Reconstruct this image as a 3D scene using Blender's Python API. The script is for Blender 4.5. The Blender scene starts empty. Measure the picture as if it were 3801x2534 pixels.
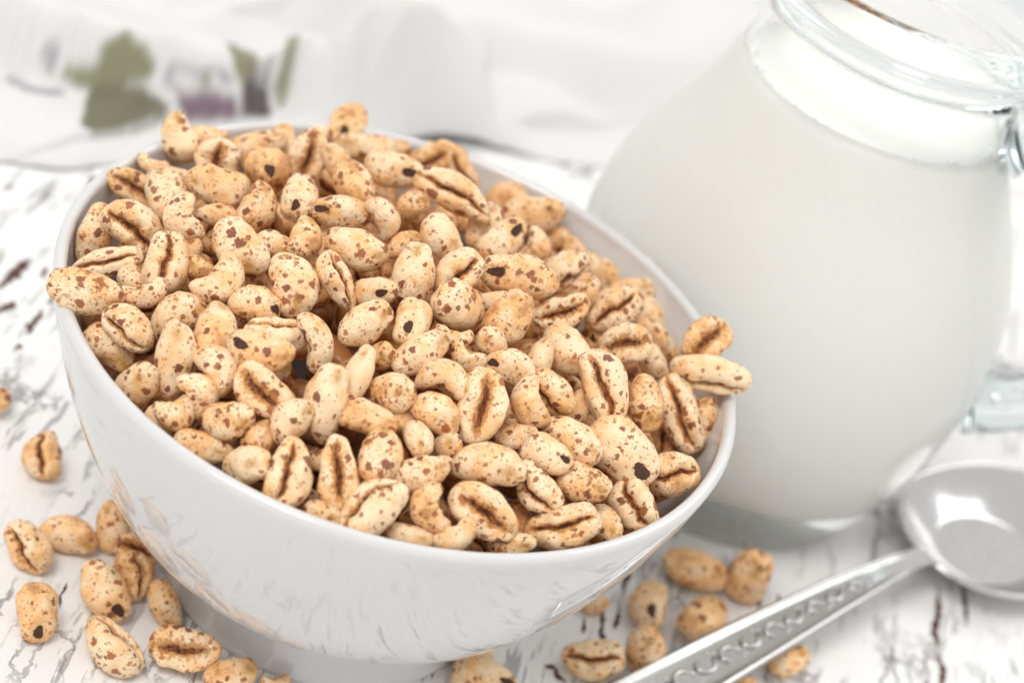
import bpy, math, random
import numpy as np
from mathutils import Vector, Matrix

random.seed(7)
rng = np.random.default_rng(11)
scene = bpy.context.scene
col = scene.collection

# ------------------------------------------------------------------ camera
W, H, F = 3801.0, 2534.0, 7700.0
PITCH, ROLL = 0.58979, 0.35991
CAM = np.array([0.01832, -0.29400, 0.25964])
_f = np.array([0, math.cos(PITCH), -math.sin(PITCH)])
_r0 = np.array([1.0, 0, 0]); _u0 = np.cross(_r0, _f)
_r = math.cos(ROLL) * _r0 + math.sin(ROLL) * _u0
_u = -math.sin(ROLL) * _r0 + math.cos(ROLL) * _u0
cam_d = bpy.data.cameras.new('camera')
cam = bpy.data.objects.new('camera', cam_d); col.objects.link(cam)
cam.matrix_world = Matrix(((_r[0], _u[0], -_f[0], CAM[0]), (_r[1], _u[1], -_f[1], CAM[1]), (_r[2], _u[2], -_f[2], CAM[2]), (0, 0, 0, 1)))
cam_d.sensor_width = 36.0; cam_d.lens = 36.0 * F / W
cam_d.clip_start = 0.01; cam_d.clip_end = 20
cam_d.dof.use_dof = True; cam_d.dof.focus_distance = 0.335; cam_d.dof.aperture_fstop = 13.5
scene.camera = cam

# ------------------------------------------------------------------ light
world = bpy.data.worlds.new('World'); scene.world = world; world.use_nodes = True
bg = world.node_tree.nodes['Background']
bg.inputs[0].default_value = (1.0, 0.995, 0.985, 1); bg.inputs[1].default_value = 0.89

def area_lamp(name, loc, target, sx, sy, power, color):
    d = bpy.data.lights.new(name, 'AREA'); d.shape = 'RECTANGLE'; d.size = sx; d.size_y = sy
    d.energy = power; d.color = color
    o = bpy.data.objects.new(name, d); col.objects.link(o); o.location = loc
    o.rotation_euler = (Vector(target) - Vector(loc)).to_track_quat('-Z', 'Y').to_euler()
    return o
area_lamp('window_light', (0.75, 0.70, 1.00), (0.02, 0.03, 0.03), 0.8, 0.7, 5.0, (1.0, 0.985, 0.96))
area_lamp('added_front_key', (-0.30, -0.50, 1.10), (0.03, 0.05, 0.05), 0.45, 0.45, 7.5, (1.0, 0.97, 0.93))  # unseen key added on the camera side to brighten kernels and milk

vs = scene.view_settings
vs.view_transform = 'Standard'; vs.look = 'None'; vs.exposure = 0.0; vs.gamma = 1.0; vs.use_curve_mapping = False
cy = scene.cycles
cy.use_denoising = True
try: cy.denoiser = 'OPENIMAGEDENOISE'
except Exception: pass
cy.max_bounces = 26; cy.transmission_bounces = 16; cy.glossy_bounces = 8; cy.diffuse_bounces = 5; cy.transparent_max_bounces = 12
cy.caustics_refractive = True; cy.caustics_reflective = True; cy.blur_glossy = 0.4; cy.sample_clamp_indirect = 10.0
cy.use_adaptive_sampling = True; cy.adaptive_threshold = 0.025

# ------------------------------------------------------------------ helpers
DK = W / 2352.0                                    # working picture units
def ray(px, py):
    return _f + _r * (px * DK - W / 2) / F + _u * (H / 2 - py * DK) / F
def at(px, py, z=0.0):
    d = ray(px, py); return CAM + d * ((z - CAM[2]) / d[2])

def tag(o, label=None, cat=None, group=None, kind=None):
    if label: o['label'] = label
    if cat: o['category'] = cat
    if group: o['group'] = group
    if kind: o['kind'] = kind
    return o

def mesh_obj(name, verts, faces, mat, parent=None, smooth=True):
    me = bpy.data.meshes.new(name)
    me.from_pydata([tuple(map(float, v)) for v in verts], [], [tuple(map(int, f)) for f in faces])
    me.update()
    if smooth: me.polygons.foreach_set('use_smooth', [True] * len(me.polygons))
    if mat: me.materials.append(mat)
    o = bpy.data.objects.new(name, me); col.objects.link(o)
    if parent: o.parent = parent
    return o

def spline(pts, n):
    """Catmull-Rom through 2D/3D points."""
    P = np.array(pts, float); P = np.vstack([2 * P[0] - P[1], P, 2 * P[-1] - P[-2]])
    out = []
    for i in range(1, len(P) - 2):
        for t in np.linspace(0, 1, n, endpoint=False):
            a, b, c, d = P[i - 1:i + 3]
            out.append(.5 * ((2 * b) + (-a + c) * t + (2 * a - 5 * b + 4 * c - d) * t * t + (-a + 3 * b - 3 * c + d) * t ** 3))
    out.append(P[-2]); return np.array(out)

def lathe(profile, seg, closed=False):
    """profile: list of (r, z). r==0 ends become poles."""
    verts, rings = [], []
    for r, z in profile:
        if abs(r) < 1e-7:
            rings.append([len(verts)] * seg); verts.append((0, 0, z))
        else:
            rings.append(list(range(len(verts), len(verts) + seg)))
            for i in range(seg):
                a = 2 * math.pi * i / seg; verts.append((r * math.cos(a), r * math.sin(a), z))
    faces = []
    n = len(rings); last = n if closed else n - 1
    for k in range(last):
        A, B = rings[k], rings[(k + 1) % n]
        for i in range(seg):
            j = (i + 1) % seg
            q = [A[i], A[j], B[j], B[i]]
            q = [v for m, v in enumerate(q) if v not in q[:m]]
            if len(q) > 2: faces.append(q)
    return verts, faces

class NT:
    """small node-tree helper"""
    def __init__(s, name):
        s.m = bpy.data.materials.new(name); s.m.use_nodes = True; s.t = s.m.node_tree
        s.b = s.t.nodes['Principled BSDF']; s.out = s.t.nodes['Material Output']
    def n(s, typ, **kw):
        nd = s.t.nodes.new(typ)
        for k, v in kw.items():
            if k == 'ins':
                for kk, vv in v.items(): s.set(nd.inputs[kk], vv)
            else: setattr(nd, k, v)
        return nd
    def set(s, sock, v):
        if isinstance(v, bpy.types.NodeSocket): s.t.links.new(v, sock)
        else: sock.default_value = v
    def math(s, op, a, b=0.0, clamp=False):
        nd = s.n('ShaderNodeMath', operation=op, use_clamp=clamp); s.set(nd.inputs[0], a); s.set(nd.inputs[1], b); return nd.outputs[0]
    def mix(s, fac, a, b):
        nd = s.n('ShaderNodeMix', data_type='RGBA'); s.set(nd.inputs[0], fac); s.set(nd.inputs[6], a); s.set(nd.inputs[7], b); return nd.outputs[2]
    def ramp(s, v, lo, hi, a=0.0, b=1.0):
        nd = s.n('ShaderNodeMapRange', interpolation_type='SMOOTHSTEP'); s.set(nd.inputs[0], v)
        for i, x in enumerate((lo, hi, a, b)): s.set(nd.inputs[i + 1], x)
        return nd.outputs[0]
    def noise(s, vec, scale, detail=3.0, rough=.5, dim='3D'):
        nd = s.n('ShaderNodeTexNoise', noise_dimensions=dim); s.set(nd.inputs['Vector'], vec)
        s.set(nd.inputs['Scale'], scale); s.set(nd.inputs['Detail'], detail); s.set(nd.inputs['Roughness'], rough); return nd
    def mapping(s, vec, scale=(1, 1, 1), rot=(0, 0, 0), loc=(0, 0, 0)):
        nd = s.n('ShaderNodeMapping'); s.set(nd.inputs[0], vec); s.set(nd.inputs[1], loc); s.set(nd.inputs[2], rot); s.set(nd.inputs[3], scale); return nd.outputs[0]
    def vadd(s, a, b, op='ADD'):
        nd = s.n('ShaderNodeVectorMath', operation=op); s.set(nd.inputs[0], a); s.set(nd.inputs[1], b); return nd.outputs[0]
    def vscale(s, a, k):
        nd = s.n('ShaderNodeVectorMath', operation='SCALE'); s.set(nd.inputs[0], a); s.set(nd.inputs['Scale'], k); return nd.outputs[0]
    def bump(s, h, strength, dist):
        nd = s.n('ShaderNodeBump'); s.set(nd.inputs['Strength'], strength); s.set(nd.inputs['Distance'], dist); s.set(nd.inputs['Height'], h); return nd.outputs[0]
    def P(s, **kw):
        for k, v in kw.items(): s.set(s.b.inputs[k.replace('_', ' ')], v)

# ------------------------------------------------------------------ materials
def m_porcelain():
    t = NT('white_porcelain')
    c = t.n('ShaderNodeTexCoord').outputs['Object']
    nz = t.noise(c, 60, 2)
    t.P(Base_Color=t.mix(nz.outputs[0], (.61, .605, .605, 1), (.635, .63, .63, 1)), Roughness=.03, IOR=1.62)
    t.P(Normal=t.bump(t.noise(c, 90, 1).outputs[0], .05, .001))
    return t.m

def m_table():
    t = NT('crackled_white_paint')
    c = t.n('ShaderNodeTexCoord').outputs['Object']
    wob = t.vscale(t.vadd(t.noise(c, 45, 2).outputs[1], (.5, .5, .5), 'SUBTRACT'), .0035)
    cw = t.vadd(c, wob)
    # fine grain flecks, long along y
    g1 = t.noise(t.mapping(cw, (1, .10, 1)), 520, 4, .62).outputs[0]
    g2 = t.noise(t.mapping(cw, (1, .11, 1), loc=(3, 1, 0)), 210, 5, .60).outputs[0]
    patch = t.noise(c, 20, 3).outputs[0]
    fleck = t.math('MULTIPLY', t.ramp(g1, .565, .63), t.ramp(patch, .40, .60))
    bare = t.math('MULTIPLY', t.ramp(g2, .62, .645), t.ramp(t.noise(t.mapping(c, loc=(5, 2, 0)), 17, 2).outputs[0], .48, .60))
    # crackle lines of the paint
    def crk(scale, off, lo, hi, w):
        v = t.n('ShaderNodeTexVoronoi', feature='DISTANCE_TO_EDGE')
        t.set(v.inputs['Vector'], t.vadd(t.mapping(cw, (1, .20, 1), loc=(off, off, 0)), t.vscale(t.noise(c, 260, 4, .7).outputs[1], .0045))); v.inputs['Scale'].default_value = scale
        return t.math('MULTIPLY', t.ramp(v.outputs[0], w, w * .25), t.ramp(t.noise(t.mapping(c, loc=(off, 7, 0)), 40, 3).outputs[0], lo, hi))
    line = t.math('MAXIMUM', crk(80, 1.3, .50, .62, .04), crk(190, 2.7, .54, .68, .05))
    tone = t.noise(t.mapping(c, (1, .12, 1)), 150, 5, .65).outputs[0]
    paint = t.mix(tone, (.74, .735, .725, 1), (.85, .848, .84, 1))
    wood = t.mix(g1, (.030, .012, .009, 1), (.13, .055, .04, 1))
    colr = t.mix(t.math('MULTIPLY', fleck, .62), paint, (.17, .16, .16, 1))
    colr = t.mix(t.math('MULTIPLY', line, .60), colr, (.15, .12, .11, 1))
    colr = t.mix(bare, colr, wood)
    t.P(Base_Color=colr, Roughness=t.ramp(g2, .3, .7, .42, .6))
    hgt = t.math('SUBTRACT', t.math('MULTIPLY', tone, .5), t.math('ADD', t.math('MULTIPLY', fleck, .5), t.math('ADD', line, bare)))
    t.P(Normal=t.bump(hgt, .8, .0006))
    return t.m

def m_bare_wood():
    t = NT('bare_brown_wood'); c = t.n('ShaderNodeTexCoord').outputs['Object']
    g = t.noise(t.mapping(c, (1, .1, 1)), 900, 4).outputs[0]
    t.P(Base_Color=t.mix(g, (.035, .012, .010, 1), (.16, .065, .05, 1)), Roughness=.7, Normal=t.bump(g, .6, .0004)); return t.m

def m_kernel(name='puffed_wheat'):
    t = NT(name)
    oi = t.n('ShaderNodeObjectInfo')
    def prop(p): 
        a = t.n('ShaderNodeAttribute', attribute_type='OBJECT', attribute_name=p); return a.outputs['Fac']
    tone, spots = prop('tone'), prop('spots')
    crease = t.n('ShaderNodeAttribute', attribute_type='GEOMETRY', attribute_name='crease').outputs['Fac']
    halo = t.n('ShaderNodeAttribute', attribute_type='GEOMETRY', attribute_name='halo').outputs['Fac']
    base_c = t.n('ShaderNodeTexCoord').outputs['Object']
    c = t.vadd(base_c, t.vscale(t.n('ShaderNodeCombineXYZ', ins={0: oi.outputs['Random'], 1: oi.outputs['Random'], 2: oi.outputs['Random']}).outputs[0], 61.7))
    big = t.noise(c, .9, 2).outputs[0]; fine = t.noise(c, 14, 4, .65).outputs[0]; mid = t.noise(c, 4.5, 3).outputs[0]
    pale = (.92, .69, .44, 1); gold = (.88, .50, .21, 1); toast = (.52, .225, .065, 1)
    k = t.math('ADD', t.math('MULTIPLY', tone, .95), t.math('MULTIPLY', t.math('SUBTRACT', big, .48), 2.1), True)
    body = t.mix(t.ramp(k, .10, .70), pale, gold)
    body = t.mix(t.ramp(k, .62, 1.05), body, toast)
    body = t.mix(t.math('MULTIPLY', t.ramp(fine, .45, .7), .25), body, (.90, .79, .60, 1))
    # flakes of bran: ragged, some worn thin
    cd = t.vadd(c, t.vscale(t.vadd(t.noise(c, 4.2, 4, .7).outputs[1], (.5, .5, .5), 'SUBTRACT'), .46))
    sx = t.n('ShaderNodeSeparateXYZ', ins={0: base_c})
    ends = t.ramp(t.math('ABSOLUTE', sx.outputs[0]), .75, 1.5, 0, .25)
    def flakes(scale, size, dens, off):
        v = t.n('ShaderNodeTexVoronoi', feature='F1', distance='EUCLIDEAN')
        t.set(v.inputs['Vector'], t.vadd(cd, (off, off * .7, -off))); v.inputs['Scale'].default_value = scale
        s = t.n('ShaderNodeSeparateColor', ins={0: v.outputs['Color']})
        on = t.math('LESS_THAN', s.outputs[0], t.math('ADD', t.math('MULTIPLY', spots, dens), ends))
        rad = t.math('MULTIPLY', t.math('ADD', s.outputs[1], .22), size)
        return t.math('MULTIPLY', on, t.ramp(t.math('SUBTRACT', rad, v.outputs['Distance']), -.01, .06)), s.outputs[2]
    f1, r1 = flakes(1.95, .45, .66, 0.0)
    f2, r2 = flakes(3.6, .46, .82, 4.3)
    f3, r3 = flakes(7.5, .46, .85, 9.1)
    flc = t.mix(r1, (.16, .036, .013, 1), (.38, .105, .028, 1))
    flc = t.mix(t.math('MULTIPLY', t.ramp(fine, .5, .72), .45), flc, (.50, .25, .13, 1))
    flc2 = t.mix(r2, (.21, .055, .018, 1), (.48, .18, .05, 1))
    colr = t.mix(t.math('MULTIPLY', f3, .72), body, (.42, .16, .055, 1))
    colr = t.mix(t.math('MULTIPLY', f2, .88), colr, flc2)
    colr = t.mix(t.math('MULTIPLY', f1, .94), colr, flc)
    # toasted skin deep in the crease, ragged border
    ck = t.math('ADD', crease, t.math('MULTIPLY', t.math('SUBTRACT', t.noise(c, 5.5, 3, .65).outputs[0], .5), 1.1))
    colr = t.mix(t.math('MULTIPLY', t.ramp(ck, .28, .48), .85), colr, t.mix(mid, (.46, .175, .04, 1), (.60, .28, .08, 1)))
    colr = t.mix(t.ramp(ck, .58, .74), colr, t.mix(t.ramp(mid, .35, .65), (.09, .026, .014, 1), (.32, .11, .035, 1)))
    colr = t.mix(t.math('MULTIPLY', t.math('MULTIPLY', halo, halo), t.ramp(mid, .2, .6, .5, .95)), colr, (.50, .24, .05, 1))
    t.P(Base_Color=colr, Roughness=t.ramp(fine, .3, .7, .28, .48), IOR=1.48)
    t.b.inputs['Specular IOR Level'].default_value = .45
    hgt = t.math('ADD', t.math('MULTIPLY', fine, .7), t.math('ADD', t.math('MULTIPLY', mid, .8), t.math('MULTIPLY', f1, -.25)))
    t.P(Normal=t.bump(hgt, .42, .0008))
    return t.m

def m_germ():
    t = NT('dark_germ'); c = t.n('ShaderNodeTexCoord').outputs['Object']
    g = t.noise(c, 9, 3).outputs[0]
    t.P(Base_Color=t.mix(g, (.022, .009, .006, 1), (.12, .045, .02, 1)), Roughness=.85, Normal=t.bump(g, .7, .0005)); return t.m

def m_glass(ior, dens):
    t = NT('clear_glass')
    t.P(Base_Color=(.99, 1.0, .998, 1), Roughness=.0, IOR=ior)
    t.b.inputs['Transmission Weight'].default_value = 1.0
    vol = t.n('ShaderNodeVolumeAbsorption', ins={'Color': (.60, .76, .79, 1), 'Density': dens})
    t.t.links.new(vol.outputs[0], t.out.inputs['Volume'])
    return t.m

def m_milk():
    t = NT('milk')
    c = t.n('ShaderNodeTexCoord').outputs['Object']
    t.P(Base_Color=t.mix(t.noise(c, 30, 2).outputs[0], (.95, .94, .885, 1), (.955, .945, .895, 1)), Roughness=.5, IOR=1.35)
    t.b.inputs['Subsurface Weight'].default_value = 0.6
    t.b.inputs['Subsurface Radius'].default_value = (1, .95, .8); t.b.inputs['Subsurface Scale'].default_value = .008
    return t.m

def m_steel():
    t = NT('polished_steel'); c = t.n('ShaderNodeTexCoord').outputs['Object']
    g = t.noise(t.mapping(c, (1, .15, 1)), 800, 3).outputs[0]
    t.P(Base_Color=(.58, .57, .565, 1), Metallic=1.0, Roughness=t.ramp(g, .3, .7, .14, .22)); return t.m

def m_cloth():
    t = NT('printed_cotton')
    pr = t.n('ShaderNodeAttribute', attribute_type='GEOMETRY', attribute_name='print').outputs['Color']
    c = t.n('ShaderNodeTexCoord').outputs['Object']
    w1 = t.n('ShaderNodeTexWave', wave_type='BANDS', bands_direction='X', ins={0: c, 'Scale': 900.0, 'Distortion': 2.0})
    w2 = t.n('ShaderNodeTexWave', wave_type='BANDS', bands_direction='Y', ins={0: c, 'Scale': 900.0, 'Distortion': 2.0})
    wv = t.math('ADD', w1.outputs['Fac'], w2.outputs['Fac'])
    colr = t.mix(t.math('MULTIPLY', wv, .06), pr, (.55, .54, .52, 1))
    t.P(Base_Color=colr, Roughness=.85, Normal=t.bump(wv, .3, .0002))
    t.b.inputs['Sheen Weight'].default_value = .15
    tr = t.n('ShaderNodeBsdfTranslucent', ins={0: colr})
    mx = t.n('ShaderNodeMixShader', ins={0: .22, 1: t.b.outputs[0], 2: tr.outputs[0]})
    t.t.links.new(mx.outputs[0], t.out.inputs[0])
    return t.m

def m_bubble():
    t = NT('milk_bubble'); t.P(Base_Color=(.93, .93, .91, 1), Roughness=.05, IOR=1.3)
    t.b.inputs['Transmission Weight'].default_value = .15
    return t.m

PORC, TABLE, WOOD, KERN, GERM, GLASS, MILK, STEEL, CLOTH, BUB = m_porcelain(), m_table(), m_bare_wood(), m_kernel(), m_germ(), m_glass(1.27, 1.0), m_milk(), m_steel(), m_cloth(), m_bubble()

THICK = m_glass(1.50, 28.0)

# ------------------------------------------------------------------ table
tv = [(-1.1, -.9, 0), (1.1, -.9, 0), (1.1, 1.3, 0), (-1.1, 1.3, 0), (-1.1, -.9, -.03), (1.1, -.9, -.03), (1.1, 1.3, -.03), (-1.1, 1.3, -.03)]
table = mesh_obj('table_top', tv, [(0, 1, 2, 3), (7, 6, 5, 4), (0, 4, 5, 1), (1, 5, 6, 2), (2, 6, 7, 3), (3, 7, 4, 0)], TABLE, smooth=False)
tag(table, 'white painted wooden table top with flaking crackled paint and dark cracks', 'table', kind='structure')

def crack(pts, width):
    """irregular chip of missing paint along picture points lying on the table"""
    P = np.array([at(x, y, 0.0) for x, y in pts]); P = spline(P, 16); n = len(P)
    d = np.gradient(P, axis=0); d /= np.linalg.norm(d, axis=1)[:, None] + 1e-9
    s = np.c_[-d[:, 1], d[:, 0], 0 * d[:, 0]]
    t = np.linspace(0, 1, n)
    def rag():
        q = np.cumsum(rng.normal(size=n)) * .10; q -= q.mean(); return (.55 + q + .16 * rng.normal(size=n)).clip(.08, 1.2)
    w = width * np.minimum(1, np.minimum(t, 1 - t) * 4 + .02)
    P = P + s * (np.cumsum(rng.normal(size=n)) * width * .10)[:, None]
    L, R = P + s * (w * rag())[:, None], P - s * (w * rag())[:, None]
    L[:, 2] = R[:, 2] = .00012
    v = list(L) + list(R)
    mesh_obj('paint_crack', v, [(i, n + i, n + i + 1, i + 1) for i in range(n - 1)], WOOD, table, False)
for pts, w in [
    ([(2152, 1335), (2154, 1400), (2151, 1450), (2157, 1495)], .0011), ([(2151, 1500), (2154, 1540), (2149, 1575)], .0011),
    ([(2208, 1340), (2216, 1385), (2222, 1440)], .0008), ([(2255, 1345), (2258, 1362)], .0006), ([(2300, 1345), (2302, 1365)], .0006),
    ([(1385, 1385), (1383, 1440), (1388, 1478)], .0009), ([(1421, 1378), (1424, 1420), (1418, 1450)], .0007), ([(1340, 1415), (1338, 1455)], .0006),
    ([(1745, 1370), (1748, 1400)], .0007), ([(1790, 1362), (1782, 1385), (1775, 1405)], .0007), ([(1710, 1258), (1716, 1285)], .0008),
    ([(1250, 1528), (1275, 1540), (1290, 1570)], .0012),
    ([(-8, 668), (20, 625), (52, 585)], .0019), ([(-20, 735), (5, 712), (28, 690)], .0014), ([(60, 770), (85, 738), (105, 712)], .0012),
    ([(95, 640), (112, 615)], .0008), ([(30, 810), (48, 790)], .0008), ([(110, 700), (128, 672)], .0008), ([(128, 600), (142, 575)], .0008),
    ([(136, 1398), (140, 1370), (150, 1355), (157, 1338)], .0004), ([(2050, 1480), (2046, 1520)], .0004), ([(1290, 378), (1304, 384)], .0016)]:
    crack(pts, w)

# ------------------------------------------------------------------ bowl
RIM = 0.0606
def bowl():
    root = bpy.data.objects.new('cereal_bowl', None); col.objects.link(root)
    tag(root, 'round white porcelain bowl on a low foot, heaped with puffed wheat', 'bowl')
    z0, rb, a, m = .01008, .02635, 1.215, 2.057
    outer = []
    for tt in np.linspace(.03, 1, 30):
        outer.append((rb + (.06 - rb) * (1 - (1 - tt) ** a) ** (1 / m), z0 + (RIM - .0012 - z0) * tt))
    th = .0023
    inner = []
    for r, z in outer[::-1]: inner.append((max(r - th, 0), z + .0006 if z < RIM - .004 else z))
    # rounded lip
    R = outer[-1][0]; lip = [(R - th / 2 + th / 2 * math.cos(x), RIM - .0012 + .0013 * math.sin(x)) for x in np.linspace(.3, math.pi - .3, 9)]
    inner = [q for q in inner if q[0] > .022]
    zi = inner[-1][1] - .0012
    prof = [(0, z0 - .001), (.02, z0 - .001)] + outer + lip + inner + [(.014, zi - .0007), (0, zi - .001)]
    v, f = lathe(prof, 128); mesh_obj('bowl_body', v, f, PORC, root)
    foot = spline([(.0268, .0128), (.0276, .0098), (.0289, .006), (.0303, .0025), (.0309, .0008), (.0303, 0), (.0285, .0002), (.0272, .002), (.025, .006), (.0225, .0100)], 4)
    v, f = lathe([tuple(q) for q in foot], 96); mesh_obj('foot_ring', v, f, PORC, root)
    return root
bowl()

# ------------------------------------------------------------------ puffed wheat kernels
NU, NV = 40, 52
def surf_maker(seed, kind):
    g = np.random.default_rng(seed)
    waves = [(g.normal(size=3) * s, g.uniform(0, 6.28), a) for s, a in [(1.1, .045)] * 4 + [(2.3, .020)] * 6 + [(5.5, .009)] * 8]
    tap = g.uniform(-.16, .2); blunt = g.uniform(.74, .98); bend = g.uniform(-.14, .14)
    tw = g.uniform(-.25, .25)
    if kind == 'closed': D, sg, lob = g.uniform(.45, .6), g.uniform(.20, .27), .13
    elif kind == 'open': D, sg, lob = g.uniform(.72, .84), g.uniform(.46, .66), .18
    else: D, sg, lob = g.uniform(.45, .62), g.uniform(.3, .45), .14
    asym = g.uniform(-.12, .12)
    kap = g.uniform(.78, 1.12) * (1 if g.random() < .5 else 1)
    notch = g.uniform(0, .04) if kind == 'closed' else 0
    gx, gr = g.uniform(.55, .78), g.uniform(.2, .28)
    def surf(th, ph):
        sx = np.cos(th); rho = np.sin(th).clip(0, 1) ** blunt
        ph_c = ph + asym + tw * sx * .6 + .10 * np.sin(5.3 * sx + seed) + .05 * np.sin(13 * sx + 2 * seed)
        ph_c = (ph_c + np.pi) % (2 * np.pi) - np.pi
        e = (1 - np.abs(sx) ** 5).clip(0, 1)
        mo = np.exp(-(ph_c / sg) ** 2)
        if kind == 'open': mo = mo * (.55 + .45 * np.cos(sx * 1.25) ** 2)
        rad = rho * (1 - D * mo * e) * (1 + lob * np.exp(-((np.abs(ph_c) - sg - .45) / .42) ** 2) * e)
        rad = rad * (1 + tap * sx) * (1 - notch * np.exp(-((sx - .55) / .16) ** 2))
        x = sx * 1.6 * (1 - .10 * mo * e * 0); y = rad * np.sin(ph); z = rad * np.cos(ph) * .9
        ha = np.zeros_like(x)
        d2 = ((sx - gx) / gr) ** 2 + (((np.abs(ph) - np.pi) * rho) / (gr * 1.25)) ** 2
        if kind == 'closed':
            dim = 1 - .09 * np.exp(-d2 * 1.2); y, z = y * dim, z * dim; ha = np.exp(-d2 * .55)
        n = np.zeros_like(x)
        for w, p0, a in waves: n = n + a * np.sin(w[0] * x + w[1] * y + w[2] * z + p0)
        x, y, z = x * (1 + .5 * n), y * (1 + n), z * (1 + n)
        if kind == 'curl':
            y2, z2 = z * .80, -y * .85              # crease onto the +y flank
            s = 1 / kap
            xb = (s - y2) * np.sin(kap * x); yb = s - (s - y2) * np.cos(kap * x)
            x, y, z = xb, yb, z2 + .16 * x * (g_sign)
        else:
            y = y + bend * (x * x - .8)
        return np.stack([x, y, z], -1), mo * e, ha
    g_sign = 1 if g.random() < .5 else -1
    return surf, (gx, gr)

def kernel_mesh(name, seed, kind, nu=NU, nv=NV):
    surf, (gx, gr) = surf_maker(seed, kind)
    th = np.linspace(0, np.pi, nu + 1)[1:-1]
    s = np.linspace(-1, 1, nv, endpoint=False); ph = np.sign(s) * np.pi * np.abs(s) ** 1.45
    T, PH = np.meshgrid(th, ph, indexing='ij')
    V, cr, ha = surf(T, PH)
    p0, _, _ = surf(np.array([1e-3]), np.array([1.0])); p1, _, _ = surf(np.array([np.pi - 1e-3]), np.array([1.0]))
    V = V.reshape(-1, 3); nr = len(th)
    verts = np.vstack([V, p0, p1])
    lo, hi = verts.min(0), verts.max(0); cen = (lo + hi) / 2; sc = np.array([3.2 / (hi[0] - lo[0]), 2 / (hi[1] - lo[1]), 2 / (hi[1] - lo[1])])
    verts = (verts - cen) * sc
    faces = []
    for i in range(nr - 1):
        for j in range(nv):
            k = (j + 1) % nv; faces.append((i * nv + j, i * nv + k, (i + 1) * nv + k, (i + 1) * nv + j))
    a, b = nr * nv, nr * nv + 1
    for j in range(nv):
        k = (j + 1) % nv; faces.append((a, k, j)); faces.append((b, (nr - 1) * nv + j, (nr - 1) * nv + k))
    me = bpy.data.meshes.new(name); me.from_pydata(verts.tolist(), [], [f[::-1] for f in faces]); me.update()
    me.polygons.foreach_set('use_smooth', [True] * len(me.polygons))
    for nm, arr in (('crease', cr), ('halo', ha)):
        at_ = me.attributes.new(nm, 'FLOAT', 'POINT'); at_.data.foreach_set('value', np.r_[arr.reshape(-1), arr.reshape(nr, nv)[0].mean(), arr.reshape(nr, nv)[-1].mean()].astype(np.float32))
    me.materials.append(KERN)
    # germ patch that follows the dimple
    gm = None
    if kind == 'closed':
        gg = np.random.default_rng(seed + 99); rings, seg = 5, 26
        vs_, fs_ = [], []
        wob = 1 + .10 * np.sin(np.arange(seg) * 2 * np.pi / seg * 3 + gg.uniform(0, 6)) + .05 * gg.normal(size=seg)
        for k in range(rings + 1):
            for j in range(seg if k else 1):
                an = 2 * np.pi * j / seg; q = k / rings * 1.0 * (wob[j] if k else 1)
                sx = np.clip(gx + gr * q * np.cos(an), -.97, .97); t_ = math.acos(sx)
                dph = gr * 1.15 * q * np.sin(an) / max(math.sin(t_) ** .8, .3)
                pt, _, _ = surf(np.array([t_]), np.array([np.pi - dph if dph > 0 else -np.pi - dph]))
                pt = pt[0].copy(); pt[1:] *= 1.03 if k < rings else .985
                vs_.append((pt - cen) * sc)
        for j in range(seg): fs_.append((0, 1 + (j + 1) % seg, 1 + j))
        for k in range(rings - 1):
            for j in range(seg):
                a0 = 1 + k * seg; jn = (j + 1) % seg; fs_.append((a0 + j, a0 + jn, a0 + seg + jn, a0 + seg + j))
        gm = bpy.data.meshes.new('germ'); gm.from_pydata([tuple(map(float, q)) for q in vs_], [], fs_); gm.update()
        gm.polygons.foreach_set('use_smooth', [True] * len(gm.polygons)); gm.materials.append(GERM)
    return me, gm

LIB = {'closed': [kernel_mesh('puffed_wheat_kernel', 100 + i, 'closed') for i in range(14)],
       'open': [kernel_mesh('puffed_wheat_kernel', 200 + i, 'open') for i in range(8)],
       'curl': [kernel_mesh('puffed_wheat_kernel', 300 + i, 'curl') for i in range(9)]}

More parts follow.
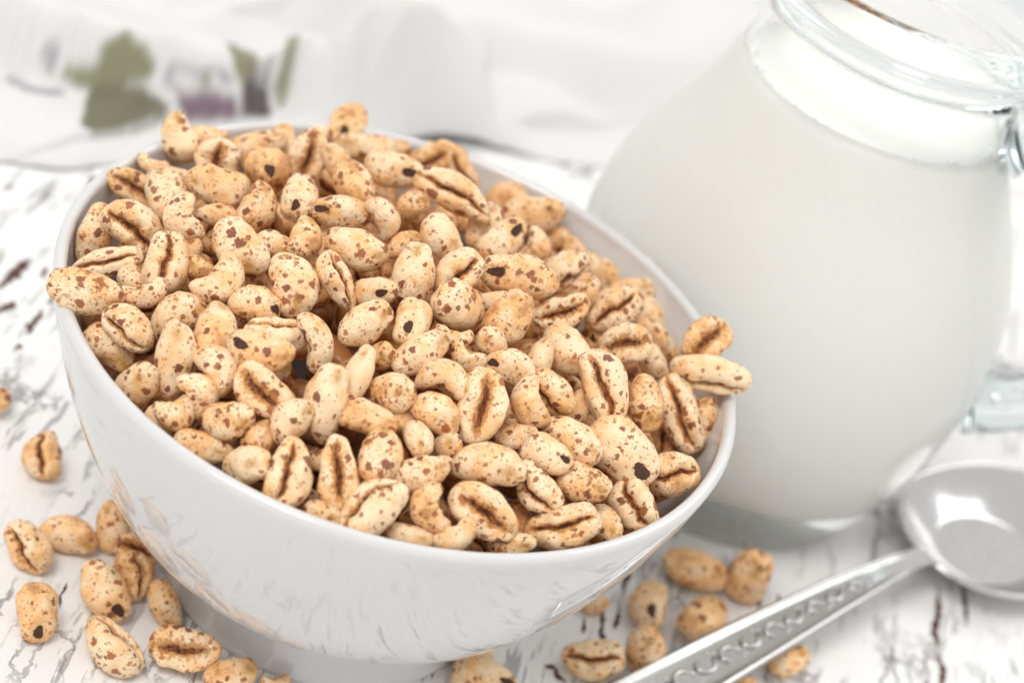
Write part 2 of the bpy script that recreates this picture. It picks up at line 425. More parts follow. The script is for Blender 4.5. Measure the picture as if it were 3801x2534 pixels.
# One row per kernel that the photograph shows: x, y (centre), length, width, direction of the long axis in degrees,
# type (b back, g back with germ at the end pointed to, c crease, o open crease, s crease on the flank, k curled), tone 0-1, speckle 0-1, lift in mm
HEAP = """
410 318 118 86 110 b .05 .2 6
470 312 90 55 0 b .5 .4 -2
575 328 160 68 14 b .3 .6 -1
640 315 80 62 90 b .5 .1 -3
495 375 115 105 78 o .2 .3 0
497 430 140 98 165 b .3 .4 3
612 382 118 100 -42 g .9 .5 1
712 362 132 98 72 o .3 .4 0
800 290 105 88 -120 g .45 .4 2
835 332 136 64 172 b .25 .4 2
910 328 64 46 0 b .4 .5 -1
720 296 60 50 30 b .3 .1 -3
340 380 74 42 158 k .3 .4 -2
300 424 130 72 148 o .4 .4 0
384 445 122 98 100 b .25 .8 2
388 402 120 60 8 b .3 .3 -1
595 477 118 88 70 b .5 .7 1
690 453 108 84 -100 g .2 .4 3
812 422 112 88 -62 b .5 .6 3
768 372 92 62 120 b .5 .4 0
905 393 138 88 -18 g .4 .4 2
990 362 112 76 22 o .6 .4 0
1058 360 142 80 -56 c .35 .3 0
972 316 84 46 5 b .5 .2 -2
1143 388 76 60 80 b .4 .4 -3
1050 452 192 90 -32 c .3 .5 4
1108 512 112 80 62 b .3 .6 -1
1170 445 106 84 15 b .5 .2 -1
1218 494 156 92 14 b .35 .5 1
945 470 84 60 25 b .4 .5 -2
885 500 104 66 110 k .25 .2 1
780 487 138 80 172 g .35 .4 0
300 520 152 106 -40 c .25 .5 3
205 532 138 80 70 b .4 .6 0
420 511 112 90 100 k .2 .5 3
505 495 112 54 -15 b .35 .4 -2
550 572 154 108 -52 b .3 .6 3
630 563 92 70 -10 b .4 .4 -1
700 547 98 78 80 b .45 .4 1
818 572 146 96 -20 b .45 .4 2
930 560 92 60 20 b .5 .4 -4
1013 545 114 80 -55 b .2 .3 2
1155 556 128 88 35 g .4 .5 1
245 604 164 70 12 c .1 .2 2
382 606 148 104 80 c .15 .3 3
196 672 172 108 -16 b .25 .9 9
332 676 108 66 15 k .25 .4 3
300 640 70 56 120 b .3 .4 0
462 625 96 66 120 b .9 .7 -1
510 647 124 102 45 k .25 .5 4
678 654 152 112 -78 b .3 .6 3
772 647 142 76 -65 s .3 .5 2
585 698 118 88 -12 g .45 .4 1
950 628 146 98 76 b .2 .4 3
1050 628 130 98 50 c .25 .4 2
865 674 96 78 -4 g .3 .3 1
1195 635 178 106 170 g .35 .6 3
1300 622 122 84 30 s .3 .5 1
1232 567 80 64 60 k .4 .3 0
1282 542 80 62 10 b .4 .4 -2
1318 576 88 60 100 b .45 .2 -2
1370 622 98 54 110 b .25 .1 -1
1452 616 118 78 -25 b .5 .3 0
1400 598 66 46 10 b .8 .4 -3
1335 672 96 66 70 b .4 .5 -1
1452 676 134 78 18 b .35 .4 0
1415 716 132 94 36 c .3 .6 2
1525 735 116 66 -70 b .3 .2 -1
405 722 142 94 25 b .4 .6 -1
290 758 132 92 -42 s .35 .5 3
247 788 134 92 -42 b .3 .5 0
497 762 134 104 76 b .35 .3 1
633 772 142 92 -6 s .15 .3 1
1055 706 128 112 -40 b .25 .4 2
1170 730 136 98 55 b .55 .4 3
1145 692 90 50 0 b .2 .1 -2
1290 718 134 80 20 o .3 .7 1
838 744 138 90 36 b .15 .5 2
947 746 104 84 -110 g .4 .3 2
1437 791 118 94 10 o .2 .6 2
1517 784 120 70 -50 b .4 .5 0
1500 834 90 64 -60 b .02 .2 0
400 824 178 94 86 b .2 .4 4
503 848 124 90 -58 k .35 .5 4
590 818 152 98 165 g .45 .4 3
728 784 136 72 -80 k .2 .5 2
305 886 114 98 60 b .3 .3 2
455 906 108 84 -70 k .3 .5 3
608 908 152 104 -45 o .4 .4 3
740 926 182 92 80 b .2 .2 4
822 858 138 66 66 b .0 .05 4
880 822 78 66 20 b .6 .7 -2
960 812 142 86 32 b .25 .4 2
1040 778 90 56 -10 k .35 .5 0
1130 794 86 70 110 b .3 .3 0
1072 822 88 62 -30 k .35 .5 0
1172 838 118 84 160 g .3 .4 2
1240 816 88 58 72 b .2 .1 0
1310 815 132 100 -40 b .1 .3 1
1018 864 120 90 -20 k .3 .4 3
898 902 114 94 0 b .35 .6 2
1000 948 128 90 -35 b .45 .6 1
1110 934 178 116 80 o .3 .5 4
1210 932 122 80 -70 k .4 .6 3
1270 898 128 92 -50 s .45 .6 2
1383 892 184 112 -70 c .2 .3 5
1482 926 132 88 -80 b .6 .8 2
1565 946 182 94 -70 c .25 .4 2
1630 862 186 96 -10 s .1 .3 17
1620 782 122 98 46 o .4 .4 20
1635 968 104 66 80 b .4 .8 0
412 944 94 80 20 k .4 .5 2
525 967 118 88 0 b .3 .7 3
665 955 118 88 45 b .25 .5 3
846 966 142 82 -14 b .45 .5 2
958 1002 86 66 -60 b .15 .2 1
935 966 70 54 10 b .4 .2 -2
368 972 100 66 -40 b .4 .4 -2
457 1034 138 78 -20 b .35 .4 1
567 1068 102 92 10 b .15 .3 2
880 1042 122 102 70 b .3 .7 3
667 1090 174 108 75 c .3 .5 3
777 1084 168 98 95 o .35 .4 3
960 1084 152 88 15 b .3 .6 1
1030 1032 80 66 30 b .4 .5 -2
1115 1060 178 98 -8 b .25 .5 4
1252 1036 124 88 -20 g .25 .3 3
1315 1008 154 88 -35 b .3 .5 2
1190 1002 100 64 10 b .4 .6 -2
1430 1048 184 132 -45 g .3 .5 3
1546 1090 122 106 15 c .35 .5 1
1232 1122 134 88 -52 s .3 .6 2
1335 1110 134 92 -25 b .35 .9 3
1464 1170 138 108 -60 c .25 .3 3
1112 1174 174 112 -36 o .35 .5 3
855 1168 178 124 42 s .15 .4 3
983 1172 114 88 100 k .45 .7 2
1292 1212 174 102 12 c .35 .5 2
1045 1236 114 68 20 k .3 .3 1
1392 1202 92 70 -60 b .4 .5 -1
940 1238 110 62 -10 b .2 .2 -1
1178 1254 110 60 0 b .35 .5 -1
740 1182 92 64 -20 b .4 .6 -1
605 1002 96 76 30 b .45 .5 -3
615 845 104 70 10 b .2 .2 -3
1330 940 100 70 60 b .3 .4 -4
1180 975 90 66 70 b .5 .5 -4
1085 885 90 66 20 b .5 .5 -4
430 570 80 60 70 b .5 .3 -4
"""
LOOSE = """
97 1045 108 94 88 c .5 .3
68 1254 134 100 -58 s .35 .5
155 1226 140 86 -12 b .5 .5
258 1210 122 86 100 b .55 .4
312 1262 110 80 -25 o .6 .5
306 1322 112 84 100 s .55 .5
240 1357 152 106 -56 g .4 .5
85 1405 132 96 -86 g .5 .5
378 1388 118 70 -70 b .5 .6
255 1486 164 102 -44 s .2 .3
427 1490 162 108 -3 o .35 .6
530 1555 120 90 10 b .45 .4
632 1572 70 50 0 k .4 .4
1112 1548 146 84 -8 g .35 .3
1090 1517 90 60 10 b .2 .1
1362 1515 142 96 -2 c .25 .3
1482 1492 108 92 80 b .4 .6
1488 1386 110 88 -92 g .4 .4
1622 1421 118 106 30 b .45 .5
1595 1306 150 98 -16 b .5 .5
1722 1321 118 98 62 b .5 .5
1812 1518 96 70 20 b .45 .2
1366 1387 70 50 0 b .5 .3
-8 922 70 60 40 b .5 .3
1700 1572 70 50 20 b .4 .3
"""
def rows(txt):
    out = []
    for ln in txt.strip().split('\n'):
        q = ln.split(); out.append([float(v) for v in q[:5]] + [q[5]] + [float(v) for v in q[6:]])
    return out

def frame(px, py, ang, roll, tilt):
    """kernel axes: x along its length, z out of the crease; angles as seen along the line of sight"""
    d = ray(px, py); d = d / np.linalg.norm(d)
    rr = _r - d * (_r @ d); rr /= np.linalg.norm(rr); uu = np.cross(rr, d)
    a = math.radians(ang); ax = rr * math.cos(a) + uu * math.sin(a)
    ax = ax * math.cos(tilt) - d * math.sin(tilt); ax /= np.linalg.norm(ax)
    zz = -d - ax * (-d @ ax); zz /= np.linalg.norm(zz); yy = np.cross(zz, ax)
    c, s = math.cos(roll), math.sin(roll)
    z2 = zz * c + yy * s; y2 = np.cross(z2, ax)
    return np.stack([ax, y2, z2], 1)

def pile_z(x, y):
    r = math.hypot(x, y); q = max(0, (x * .8 + y * .6) / .055)         # lower along the side by the jug
    return RIM - .0005 - .0055 * q * q + .0150 * max(0, 1 - (r / .055) ** 2)

class K: pass
def make(px, py, L, Wd, ang, typ, tone, spots, onpile, lift=0.0):
    k = K(); k.typ, k.tone, k.spots, k.lift = typ, tone, spots, lift
    ratio = L / Wd; tilt = random.uniform(-.22, .22); k.plen = L
    Lr = L
    if ratio < 1.33 and typ in 'bgs':                # seen partly end-on
        Lr = 1.5 * Wd; tilt = math.acos(max(.45, min(1, (ratio ** 2 - .72) / (1.5 ** 2 - .72)) ** .5)) * random.choice((-1, 1))
        if typ == 'g': tilt = abs(tilt)
    roll = {'b': math.pi + random.uniform(-.5, .5), 'g': math.pi + random.uniform(-.15, .15), 'c': random.uniform(-.2, .2), 'o': random.uniform(-.25, .25), 's': random.choice((-1, 1)) * random.uniform(.75, .95), 'k': random.choice((0, math.pi)) + random.uniform(-.3, .3)}[typ]
    if typ == 's': roll = -abs(roll) if (px + py) % 2 < 1 else abs(roll)
    k.M = frame(px, py, ang, roll, tilt)
    d = ray(px, py)
    t = .35
    if onpile:
        for _ in range(12):
            p = CAM + d * t; zt = pile_z(p[0], p[1]) + lift * .001 * .55 - .0022
            t += (zt - p[2]) / d[2] * .7
    else:
        zt = Wd * DK / F * .39 * .45
        t = (zt - CAM[2]) / d[2]
    k.p = CAM + d * t; k.d = d / np.linalg.norm(d)
    m = t * DK / F                                   # metres per picture unit there
    k.L, k.W = Lr * m * 1.05, Wd * m * 1.01
    return k

heap = [make(*q[:8], True, q[8]) for q in rows(HEAP)]
# kernels of the next layer, glimpsed in the gaps
under, g = [], np.random.default_rng(5)
for layer, (dz, n) in enumerate([(-.0100, 105), (-.0170, 105), (-.024, 90)]):
    pts = []
    tries = 0
    while len(pts) < n and tries < 20000:
        tries += 1
        a, rr = g.uniform(0, 2 * np.pi), .0505 * math.sqrt(g.random())
        q = np.array([rr * math.cos(a), rr * math.sin(a)])
        if all(np.linalg.norm(q - w) > .0078 for w in pts): pts.append(q)
    for q in pts:
        k = K(); k.typ = g.choice(list('bbbcgk')); k.tone, k.spots = g.uniform(.7, 1.0), g.uniform(.4, .9)  # dark tone puts the shade of the gaps into the kernel colour
        k.p = np.array([q[0], q[1], pile_z(*q) + dz]); k.L = g.uniform(.009, .0115); k.W = g.uniform(.0056, .0072)
        A = np.linalg.qr(g.normal(size=(3, 3)))[0]; A *= np.sign(np.linalg.det(A)); k.M = A; k.layer = layer; k.d = None; under.append(k)

# let the kernels settle against each other: each is three spheres along its axis
allk = heap + under
n0 = len(heap)
X = np.array([k.p for k in allk]); X0 = X.copy()
AX = np.array([k.M[:, 0] for k in allk]); LL = np.array([k.L for k in allk]); WW = np.array([k.W for k in allk])
mob = np.array([.35 if i < n0 else 1.0 for i in range(len(allk))])
off = np.array([-1, 0, 1])
R3 = np.stack([WW * .40, WW * .46, WW * .40], 1)
for it in range(90):
    S = X[:, None, :] + AX[:, None, :] * (off[None, :, None] * ((LL - WW) / 2 * .95)[:, None, None])
    Sf, Rf = S.reshape(-1, 3), R3.reshape(-1)
    D = Sf[:, None, :] - Sf[None, :, :]; dist = np.linalg.norm(D, axis=2) + 1e-9
    pen = (Rf[:, None] + Rf[None, :]) * .97 - dist
    own = np.repeat(np.arange(len(allk)), 3); pen[own[:, None] == own[None, :]] = 0; pen = pen.clip(0)
    push = (D / dist[..., None] * pen[..., None] * .5).sum(1)
    mv = push.reshape(-1, 3, 3).sum(1) * .5 * mob[:, None]
    ln = np.linalg.norm(mv, axis=1)[:, None] + 1e-12; mv = mv * np.minimum(1, .0006 / ln)
    X = X + mv
    # shown kernels slide mostly along their line of sight and stay where the photograph has them
    for i in range(n0):
        dlt = X[i] - X0[i]; dd = heap[i].d; al = max(-.006, min(.006, dlt @ dd)); sd = dlt - dd * (dlt @ dd)
        sl = np.linalg.norm(sd); X[i] = X0[i] + dd * al + sd * min(1, .0007 / (sl + 1e-9))
    r = np.hypot(X[:, 0], X[:, 1])
    for i in range(len(X)):
        z = min(max(X[i, 2], .014), RIM)
        tt = (z - .01008) / (RIM - .01008); rin = .02635 + .03365 * (1 - (1 - tt) ** 1.215) ** (1 / 2.057) - .0032
        lim = rin - .42 * WW[i] - .25 * (LL[i] - WW[i]) * math.hypot(AX[i, 0], AX[i, 1])
        if (i >= n0 or (X[i, 2] < RIM - .001 and heap[i].lift < 6)) and r[i] > lim: X[i, :2] *= 1 - (1 - lim / r[i]) * (1 if i >= n0 else .35)
        if i >= n0: X[i, 2] = min(X[i, 2], X0[i, 2] + .002)
for k, p in zip(allk, X): k.p = p

def words(k, place):
    tone = 'very pale' if k.tone < .12 else 'pale' if k.tone < .3 else 'golden' if k.tone < .7 else 'dark toasted'
    sp = 'nearly spotless' if k.spots < .15 else 'lightly speckled' if k.spots < .45 else 'speckled' if k.spots < .75 else 'heavily speckled'
    ty = {'b': 'smooth-backed', 'g': 'dark-germed', 'c': 'creased', 'o': 'wide-split', 's': 'sideways creased', 'k': 'curled'}[k.typ]
    sh = '' if 'half' in place or k.typ in 'kos' else 'slim ' if k.L / k.W > 1.72 else 'plump ' if k.L / k.W < 1.45 else ''
    size = 'large ' if k.L > .0125 else 'small ' if k.L < .0085 else ''
    return f'{size}{sh}{tone} {sp} {ty} puffed wheat kernel {place}'

def zone(p):
    r = math.hypot(p[0], p[1])
    if r < .024: return 'on top of the heap'
    a = math.degrees(math.atan2(p[1], p[0])) % 360
    side = 'towards the jug' if 15 <= a < 85 else 'towards the cloth' if 85 <= a < 165 else 'above loose kernels' if 165 <= a < 275 else 'towards the spoon'
    return ('at the rim ' if r > .044 else 'on the heap ') + side

cnt = {'closed': 0, 'open': 0, 'curl': 0}
def place_kernel(k, label, group):
    fam = 'open' if k.typ == 'o' else 'curl' if k.typ == 'k' else 'closed'
    cnt[fam] += 1; me, gm = LIB[fam][(cnt[fam] * 5 + cnt[fam] // 7) % len(LIB[fam])]
    o = bpy.data.objects.new('puffed_wheat_kernel', me); col.objects.link(o)
    s = np.array([k.L / 3.2, k.W / 2, k.W / 2 * random.uniform(.92, 1.05)])
    Mx = Matrix(((*k.M[0], k.p[0]), (*k.M[1], k.p[1]), (*k.M[2], k.p[2]), (0, 0, 0, 1)))
    o.matrix_world = Mx @ Matrix.Diagonal((*s, 1))
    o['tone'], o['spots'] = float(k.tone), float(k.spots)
    tag(o, label, 'kernel', group)
    if k.typ == 'g' and gm:
        c = bpy.data.objects.new('germ', gm); col.objects.link(c); c.parent = o
    return o

for k in heap: place_kernel(k, words(k, zone(k.p)), 'puffed wheat kernels heaped in the bowl')
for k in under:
    if k.layer == 0: place_kernel(k, words(k, 'half buried and shade-painted ' + zone(k.p)), 'puffed wheat kernels glimpsed in the gaps of the heap')
# deepest layer: one mass nobody can count
vv, ff, cc_ = [], [], []
low = [kernel_mesh('kernel_low', 400 + i, 'closed', 14, 16)[0] for i in range(3)]
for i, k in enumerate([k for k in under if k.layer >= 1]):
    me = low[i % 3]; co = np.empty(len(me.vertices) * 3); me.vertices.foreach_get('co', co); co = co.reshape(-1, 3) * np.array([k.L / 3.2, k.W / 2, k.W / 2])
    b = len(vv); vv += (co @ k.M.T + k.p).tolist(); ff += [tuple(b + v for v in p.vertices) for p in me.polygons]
deep = mesh_obj('puffed_wheat_deep_in_bowl', vv, ff, KERN); deep['tone'] = 1.0; deep['spots'] = .7  # full tone, so the colour carries the shade deep in the heap
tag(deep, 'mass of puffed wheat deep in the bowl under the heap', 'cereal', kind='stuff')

def loose_zone(p):
    if p[0] < .03: return 'loose beside the bowl foot'
    return 'loose near the spoon'
for q in rows(LOOSE):
    k = make(*q[:8], False)
    # rest it on the table: lowest point of its ellipsoid at z = 0
    ext = math.sqrt((k.M[2, 0] * k.L / 2) ** 2 + (k.M[2, 1] * k.W / 2) ** 2 + (k.M[2, 2] * k.W / 2) ** 2)
    # ease the axis towards the table plane
    k.M[:, 0] *= 1; 
    pz = ext * .93; d = ray(q[0], q[1]); k.p = CAM + d * ((pz - CAM[2]) / d[2])
    place_kernel(k, words(k, loose_zone(k.p)), 'loose puffed wheat kernels on the table')

# ------------------------------------------------------------------ milk jug
JX, JY = .0680, .0834
OUT = spline([(.0338, .0006), (.0350, .003), (.0372, .008), (.0410, .018), (.0441, .032), (.0452, .045), (.0436, .058), (.0386, .071), (.0333, .081), (.0292, .091), (.0269, .100), (.0262, .1055), (.0275, .1088), (.0308, .1115), (.0326, .1138), (.0328, .1165), (.0318, .1188), (.0303, .1197)], 4)
INN = spline([(.0291, .1189), (.0287, .116), (.0276, .112), (.0256, .1085), (.0243, .1050), (.0248, .100), (.0271, .091), (.0311, .081), (.0364, .071), (.0414, .058), (.0430, .045), (.0419, .032), (.0386, .019), (.0335, .0125), (.022, .0103), (.008, .0098)], 4)
jug = bpy.data.objects.new('milk_jug', None); col.objects.link(jug); jug.location = (JX, JY, 0)
tag(jug, 'clear glass jug with thick rolled rim and handle, filled with milk', 'jug')
ZN = .1052
prof = [(0, .0030), (.02, .0026), (.029, .0012), (.0322, .0002)] + [tuple(q) for q in OUT if q[1] < ZN] + [tuple(q) for q in INN if q[1] < ZN] + [(0, .0097)]
v, f = lathe(prof, 128); mesh_obj('glass_body', v, f, GLASS, jug)
prof = [tuple(q) for q in OUT if q[1] > ZN + .0002] + [tuple(q) for q in INN if q[1] > ZN + .0002]
v, f = lathe(prof, 128, True); mesh_obj('rim', v, f, THICK, jug)
def tube(path, rad, seg=16, flat=1.0):
    P = np.array(path); n = len(P); d = np.gradient(P, axis=0); d /= np.linalg.norm(d, axis=1)[:, None]
    ref = np.array([0, 1.0, 0]); verts = []
    for i in range(n):
        a = np.cross(d[i], ref); a /= np.linalg.norm(a); b = np.cross(d[i], a)
        for j in range(seg):
            t = 2 * math.pi * j / seg; verts.append(P[i] + rad[i] * (a * math.cos(t) + b * math.sin(t) * flat))
    faces = [(i * seg + j, i * seg + (j + 1) % seg, (i + 1) * seg + (j + 1) % seg, (i + 1) * seg + j) for i in range(n - 1) for j in range(seg)]
    faces += [tuple(range(seg))[::-1], tuple((n - 1) * seg + j for j in range(seg))]
    return verts, faces
HA = math.radians(-8)
hp = spline([(.0272, .0950), (.036, .101), (.047, .1035), (.059, .098), (.0665, .084), (.067, .067), (.061, .051), (.051, .0415), (.0435, .0385)], 6)
hpath = [(r_ * math.cos(HA), r_ * math.sin(HA), z_) for r_, z_ in hp]
nn = len(hpath); hr = [.0055 + .0022 * (abs(i / (nn - 1) - .5) * 2) ** 4 for i in range(nn)]
v, f = tube(hpath, hr, 18, 1.15); mesh_obj('handle', v, f, THICK, jug)

ZM = .0925
mp = [(max(r_ + .00012, 0), z_) for r_, z_ in INN if z_ < ZM][::-1]
rm = float(np.interp(ZM, [q[1] for q in INN[::-1]], [q[0] for q in INN[::-1]]))
mprof = [(0, .0095)] + mp + [(rm + .00012, ZM + .0012), (rm - .0003, ZM + .0007), (rm - .0009, ZM + .0002), (rm - .002, ZM - .0001), (0, ZM - .0001)]
v, f = lathe(mprof, 96); milk = mesh_obj('milk', v, f, MILK); milk.location = (JX, JY, 0)
tag(milk, 'white milk filling the glass jug up to its neck', 'milk')
for i in range(30):
    a = math.radians(180 + i * 6 + random.uniform(-1.5, 1.5)); br = random.choice((.0005, .0007, .0009, .0013)) 
    v, f = lathe([(br * math.sin(x) if 0 < x < math.pi else 0, br * math.cos(x)) for x in np.linspace(0, math.pi, 8)], 12)
    b = mesh_obj('bubble', v, f, BUB, milk); b.location = ((rm - br * 1.08) * math.cos(a), (rm - br * 1.08) * math.sin(a), ZM - .0003)

# ------------------------------------------------------------------ spoon
def spoon():
    root = bpy.data.objects.new('spoon', None); col.objects.link(root)
    tag(root, 'silver metal spoon with embossed ornamental handle lying beside the milk jug', 'spoon')
    A = at(1395, 1650, .0040); B = at(2120, 1283, .0085)
    B2 = B.copy(); d = B2 - A; d[2] = 0; Ln = np.linalg.norm(d); d /= Ln; s = np.array([-d[1], d[0], 0])
    # stations along the handle: distance from the neck (negative = handle end), height, half width
    st = spline([(-Ln, .0036, .0066), (-Ln * .8, .0058, .0062), (-Ln * .55, .0082, .0053), (-Ln * .3, .0102, .0041), (-Ln * .12, .0105, .0029), (-.003, .0098, .0025), (.002, .0090, .0029)], 10)
    cr = np.linspace(-1, 1, 25); verts, faces = [], []
    for x, z, hw in st:
        for c in cr:
            e = .0011 * (1 - abs(c) ** 6) ** .5
            bead = .00055 * math.exp(-((abs(c) - .84) / .10) ** 2)
            verts.append(B2 * [1, 1, 0] + d * x + s * hw * c + np.array([0, 0, z + e * .35 + bead - .00055 * (1 - abs(c) ** 4)]))
    n1 = len(verts)
    for x, z, hw in st:
        for c in cr: verts.append(B2 * [1, 1, 0] + d * x + s * hw * c * .97 + np.array([0, 0, z - .0013 * (1 - c * c) ** .5 - .0002]))
    m = len(cr); n = len(st)
    for i in range(n - 1):
        for j in range(m - 1):
            a = i * m + j; faces.append((a, a + m, a + m + 1, a + 1)); b = n1 + a; faces.append((b, b + 1, b + m + 1, b + m))
        a = i * m; faces.append((a, n1 + a, n1 + a + m, a + m)); a = i * m + m - 1; faces.append((a, a + m, n1 + a + m, n1 + a))
    for i in (0, n - 1):
        for j in range(m - 1): faces.append((i * m + j, i * m + j + 1, n1 + i * m + j + 1, n1 + i * m + j))
    shaft = mesh_obj('handle', verts, faces, STEEL, root)
    # embossed scrolls and beads on the handle
    def zat(x): return float(np.interp(x, st[:, 0], st[:, 1])), float(np.interp(x, st[:, 0], st[:, 2]))
    k = 0
    for x0 in np.arange(-Ln * .93, -Ln * .24, .0062):
        z, hw = zat(x0); sd = 1 if k % 2 == 0 else -1; k += 1
        pth = []
        for tt in np.linspace(0, 1, 12):
            th_ = tt * 4.3; rr = hw * .48 * (1 - .72 * tt)
            pth.append(B2 * [1, 1, 0] + d * (x0 + rr * math.cos(th_) * 1.15) + s * (sd * (rr * math.sin(th_) - hw * .12)) + np.array([0, 0, z + .0000]))
        v, f = tube2(pth, [.00062 * (1 - .5 * q / 11) for q in range(12)]); mesh_obj('scroll', v, f, STEEL, shaft)
        for q in range(3):
            c = B2 * [1, 1, 0] + d * (x0 + .003 + q * .0012) + s * (-sd * hw * (.38 - .1 * q)) + np.array([0, 0, z])
            vv_, ff_ = lathe([(.0005 * math.sin(x), .0005 * math.cos(x)) for x in (0, .5, 1.0, 1.57)] , 10)
            o = mesh_obj('bead', vv_, ff_, STEEL, shaft); o.location = c
    # bowl of the spoon
    LB, WB, DB = .054, .0200, .0085
    N1, N2 = 40, 40; verts = []
    def rim_z(u): return .0088 - .0012 * math.sin(math.pi * min(max(u, 0), 1)) 
    for side in (0, 1):
        for i in range(N1 + 1):
            for j in range(N2):
                rr = (i / N1); a = 2 * math.pi * j / N2
                ex, ey = rr * math.cos(a), rr * math.sin(a)
                u = (ex + 1) / 2; wid = WB * (1.0 + .12 * (u - .5) * -2 * .6)
                x = .001 + LB * u; y = ey * wid * (1 - .12 * max(0, .4 - u))
                z = rim_z(u) - DB * (1 - rr ** 2.2) * (1 - .15 * (u - .4)) - (.0009 if side else 0) + (.0003 if side == 0 and i == N1 else 0)
                verts.append(B2 * [1, 1, 0] + d * x + s * y * (1 if side == 0 else 1.015) + np.array([0, 0, max(z, .0003 + (.0009 if side == 0 else 0))]))
    faces = []; tot = (N1 + 1) * N2
    for i in range(N1):
        for j in range(N2):
            jn = (j + 1) % N2; a, b, c, e = i * N2 + j, i * N2 + jn, (i + 1) * N2 + jn, (i + 1) * N2 + j
            faces.append((a, e, c, b)); faces.append((tot + a, tot + b, tot + c, tot + e))
    for j in range(N2):
        jn = (j + 1) % N2; a = N1 * N2; faces.append((a + j, tot + a + j, tot + a + jn, a + jn))
    mesh_obj('spoon_bowl', verts, faces, STEEL, root)
def tube2(path, rad, seg=8):
    P = np.array(path); n = len(P); d = np.gradient(P, axis=0); d /= np.linalg.norm(d, axis=1)[:, None] + 1e-9
    verts = []
    for i in range(n):
        a = np.cross(d[i], [0, 0, 1.0]); a /= np.linalg.norm(a) + 1e-9; b = np.cross(a, d[i])
        for j in range(seg):
            t = 2 * math.pi * j / seg; verts.append(P[i] + rad[i] * (a * math.cos(t) + b * math.sin(t)))
    faces = [(i * seg + j, i * seg + (j + 1) % seg, (i + 1) * seg + (j + 1) % seg, (i + 1) * seg + j) for i in range(n - 1) for j in range(seg)]
    faces += [tuple(range(seg))[::-1], tuple((n - 1) * seg + j for j in range(seg))]
    return verts, faces
spoon()

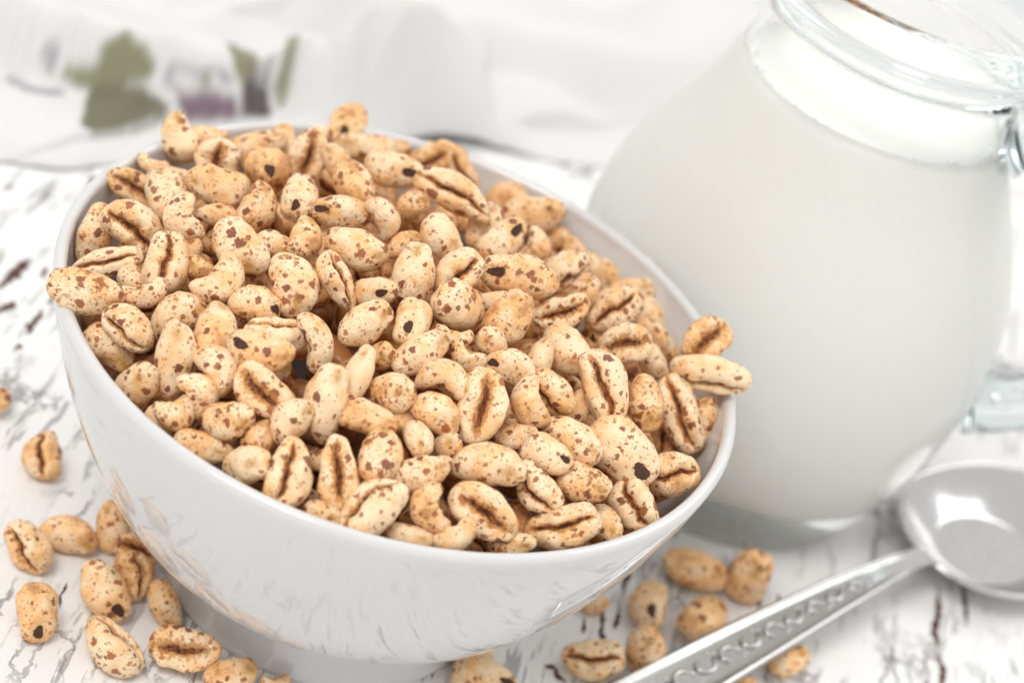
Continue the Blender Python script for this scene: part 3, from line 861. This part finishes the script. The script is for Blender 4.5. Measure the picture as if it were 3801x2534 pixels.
# ------------------------------------------------------------------ printed cloth
def cloth():
    """crumpled cotton cloth: a sheet in table coordinates with pleats, its near edge lying along the photographed border"""
    near = spline([(-.190, .040), (-.150, .066), (-.118, .078), (-.103, .088), (-.090, .094), (-.078, .106), (-.060, .108), (-.045, .125), (-.022, .160), (-.006, .172), (.017, .181), (.050, .205), (.120, .300), (.2, .40)], 14)
    NUc, NVc = 420, 380
    si = np.linspace(0, len(near) - 1, NUc); edge = np.c_[np.interp(si, range(len(near)), near[:, 0]), np.interp(si, range(len(near)), near[:, 1])]
    dirv = np.array([-.20, 1.0]); dirv /= np.linalg.norm(dirv)
    U = np.linspace(0, 1, NUc)[:, None]; V = (np.linspace(0, 1, NVc) ** 1.9)[None, :]
    Xc = edge[:, 0][:, None] + dirv[0] * V * .42; Yc = edge[:, 1][:, None] + dirv[1] * V * .42
    def ridge(x0, y0, ang, w, h, ln, sharp=1.0):
        a = math.radians(ang); dx, dy = Xc - x0, Yc - y0
        al = dx * math.cos(a) + dy * math.sin(a); ac = -dx * math.sin(a) + dy * math.cos(a) + .006 * np.sin(al * 40 + x0 * 90)
        return h * np.exp(-np.abs(ac / w) ** (2 * sharp)) * np.exp(-(al / ln) ** 4)
    def roll(pts, h, wf, wb, floor=0.0, hs=None):
        """a rolled fold along a curve: short steep front towards -y, slower fall behind"""
        q = spline(pts, 10); d = np.gradient(q, axis=0); d /= np.linalg.norm(d, axis=1)[:, None]
        hh = np.full(len(q), h) if hs is None else np.interp(np.linspace(0, 1, len(q)), np.linspace(0, 1, len(hs)), hs)
        best = np.full(Xc.shape, 1e9); side = np.zeros(Xc.shape); hv = np.zeros(Xc.shape)
        for k in range(len(q)):
            dx, dy = Xc - q[k, 0], Yc - q[k, 1]; r2 = dx * dx + dy * dy; m = r2 < best
            best[m] = r2[m]; side[m] = (d[k, 0] * dy - d[k, 1] * dx)[m]; hv[m] = hh[k]
        r = np.sqrt(best)
        return hv * np.where(side > 0, floor + (1 - floor) * np.exp(-(r / wb) ** 2), np.exp(-(r / wf) ** 2.4))
    Z = .0014 + 0 * Xc
    def over(a):                                   # smooth maximum of folds
        nonlocal Z
        Z = np.log(np.exp(Z * 420) + np.exp(a * 420)) / 420
    over(roll([(-.19, .112), (-.15, .116), (-.12, .119), (-.09, .123), (-.068, .131), (-.061, .139)], .024, .0080, .026, .25, [.020, .024, .026, .026, .023, .012]))
    over(roll([(-.0505, .151), (-.042, .161), (-.026, .164), (-.010, .170), (-.004, .175)], .03, .0105, .030, .3, [.024, .034, .034, .028, .014]))
    over(roll([(-.13, .165), (-.10, .170), (-.082, .190), (-.07, .23)], .020, .012, .020, .3))
    over(roll([(-.055, .205), (-.03, .195), (0, .205), (.03, .225), (.05, .27)], .024, .014, .03, .4))
    over(roll([(.0, .26), (.06, .265), (.12, .30), (.2, .34)], .018, .018, .03, .4))
    over(roll([(-.16, .25), (-.08, .26), (-.02, .30)], .022, .02, .03, .4))
    Z = Z + ridge(-.110, .0965, -20, .0028, .0022, .12) + ridge(-.034, .150, 75, .004, .0035, .016) + ridge(-.020, .155, 100, .0035, .0025, .016) + ridge(-.100, .117, 60, .0035, .0018, .012) + ridge(-.078, .122, 80, .003, .0015, .012)
    g2 = np.random.default_rng(3)
    for _ in range(26):
        w = g2.normal(size=2) * 70; Z = Z + .00035 * np.sin(w[0] * Xc + w[1] * Yc + g2.uniform(0, 6))
    fall = np.clip(V * .42 / .012, 0, 1) ** .6
    Z = np.maximum(Z * (.12 + .88 * fall), .0008)
    verts = np.stack([Xc, Yc, Z], -1).reshape(-1, 3)
    faces = [(i * NVc + j, (i + 1) * NVc + j, (i + 1) * NVc + j + 1, i * NVc + j + 1) for i in range(NUc - 1) for j in range(NVc - 1)]
    o = mesh_obj('cloth', verts, faces, CLOTH)
    tag(o, 'crumpled white cotton cloth printed with green vine leaves and purple grapes', 'cloth')
    # print: vine leaves, tendrils and grapes, fold shade painted into two patches
    base = np.tile(np.array([.88, .877, .868, 1.0]), (NUc * NVc, 1))
    # cloth position -> picture-like print plane (a flat chart on the table)
    D = verts - CAM; dz = D @ _f
    pts = np.c_[W / 2 + F * (D @ _r) / dz, H / 2 - F * (D @ _u) / dz] / DK     # chart of the sheet in which the motif is drawn
    def poly(px, z=0): return np.array(px, float)
    def inside(pg):
        c = np.zeros(len(pts), bool); j = len(pg) - 1
        for i in range(len(pg)):
            xi, yi, xj, yj = *pg[i], *pg[j]
            c ^= ((yi > pts[:, 1]) != (yj > pts[:, 1])) & (pts[:, 0] < (xj - xi) * (pts[:, 1] - yi) / (yj - yi + 1e-12) + xi); j = i
        return c
    def paint(px, colr, z=.010): base[inside(poly(px, z))] = (*colr, 1)
    def stroke(px, wd, colr, z=.010):
        q = spline(poly(px, z), 8)
        d2 = np.full(len(pts), 1e9)
        for a in q: d2 = np.minimum(d2, ((pts - a) ** 2).sum(1))
        base[d2 < wd * wd] = (*colr, 1)
    olive, olive_shade, ol3, grey, purp, purp_shade = (.29, .29, .17), (.20, .19, .12), (.36, .38, .26), (.42, .42, .46), (.19, .115, .165), (.10, .07, .085)
    paint([(292, 68), (345, 120), (360, 165), (330, 190), (300, 190), (255, 205), (180, 205), (130, 165), (160, 155), (232, 150), (228, 105)], olive)
    paint([(205, 205), (250, 195), (330, 200), (385, 240), (390, 270), (330, 295), (300, 285), (240, 310), (185, 290), (195, 240)], olive_shade)  # second leaf, olive darkened to carry the fold's shadow
    paint([(518, 95), (560, 115), (590, 125), (595, 165), (560, 205), (540, 170), (535, 130)], olive)
    paint([(660, 85), (690, 80), (675, 130), (660, 235), (640, 255), (622, 175), (650, 140)], ol3)
    paint([(402, 225), (440, 215), (500, 212), (540, 225), (552, 270), (430, 282), (415, 250)], purp)
    paint([(555, 200), (585, 170), (612, 195), (625, 270), (555, 270)], purp_shade)  # grape purple with the shade between two folds painted in
    for c, rr in [((470, 250), 18), ((505, 240), 17), ((520, 262), 16), ((440, 245), 16)]:
        paint([(c[0] + rr * math.cos(t), c[1] + rr * math.sin(t)) for t in np.linspace(0, 6.28, 14)], (.27, .17, .24))
    for s_ in ([(100, 130), (115, 105), (130, 125), (110, 150), (125, 165)], [(20, 180), (70, 205), (140, 215)], [(400, 150), (385, 185), (410, 205)], [(400, 150), (450, 165), (500, 165), (530, 190)], [(455, 185), (470, 180), (480, 190)]):
        stroke(s_, 8.0, grey)
    paint([(458, 178), (475, 172), (485, 190), (468, 196)], olive)
    bb = base.reshape(NUc, NVc, 4)
    for _ in range(2):
        q = np.pad(bb, ((1, 1), (1, 1), (0, 0)), mode='edge'); bb = (q[1:-1, 1:-1] * 2 + q[:-2, 1:-1] + q[2:, 1:-1] + q[1:-1, :-2] + q[1:-1, 2:]) / 6
    base = bb.reshape(-1, 4)
    ca = o.data.color_attributes.new('print', 'FLOAT_COLOR', 'POINT'); ca.data.foreach_set('color', base.astype(np.float32).reshape(-1))
    md = o.modifiers.new('thickness', 'SOLIDIFY'); md.thickness = .0005; md.offset = -1
cloth()
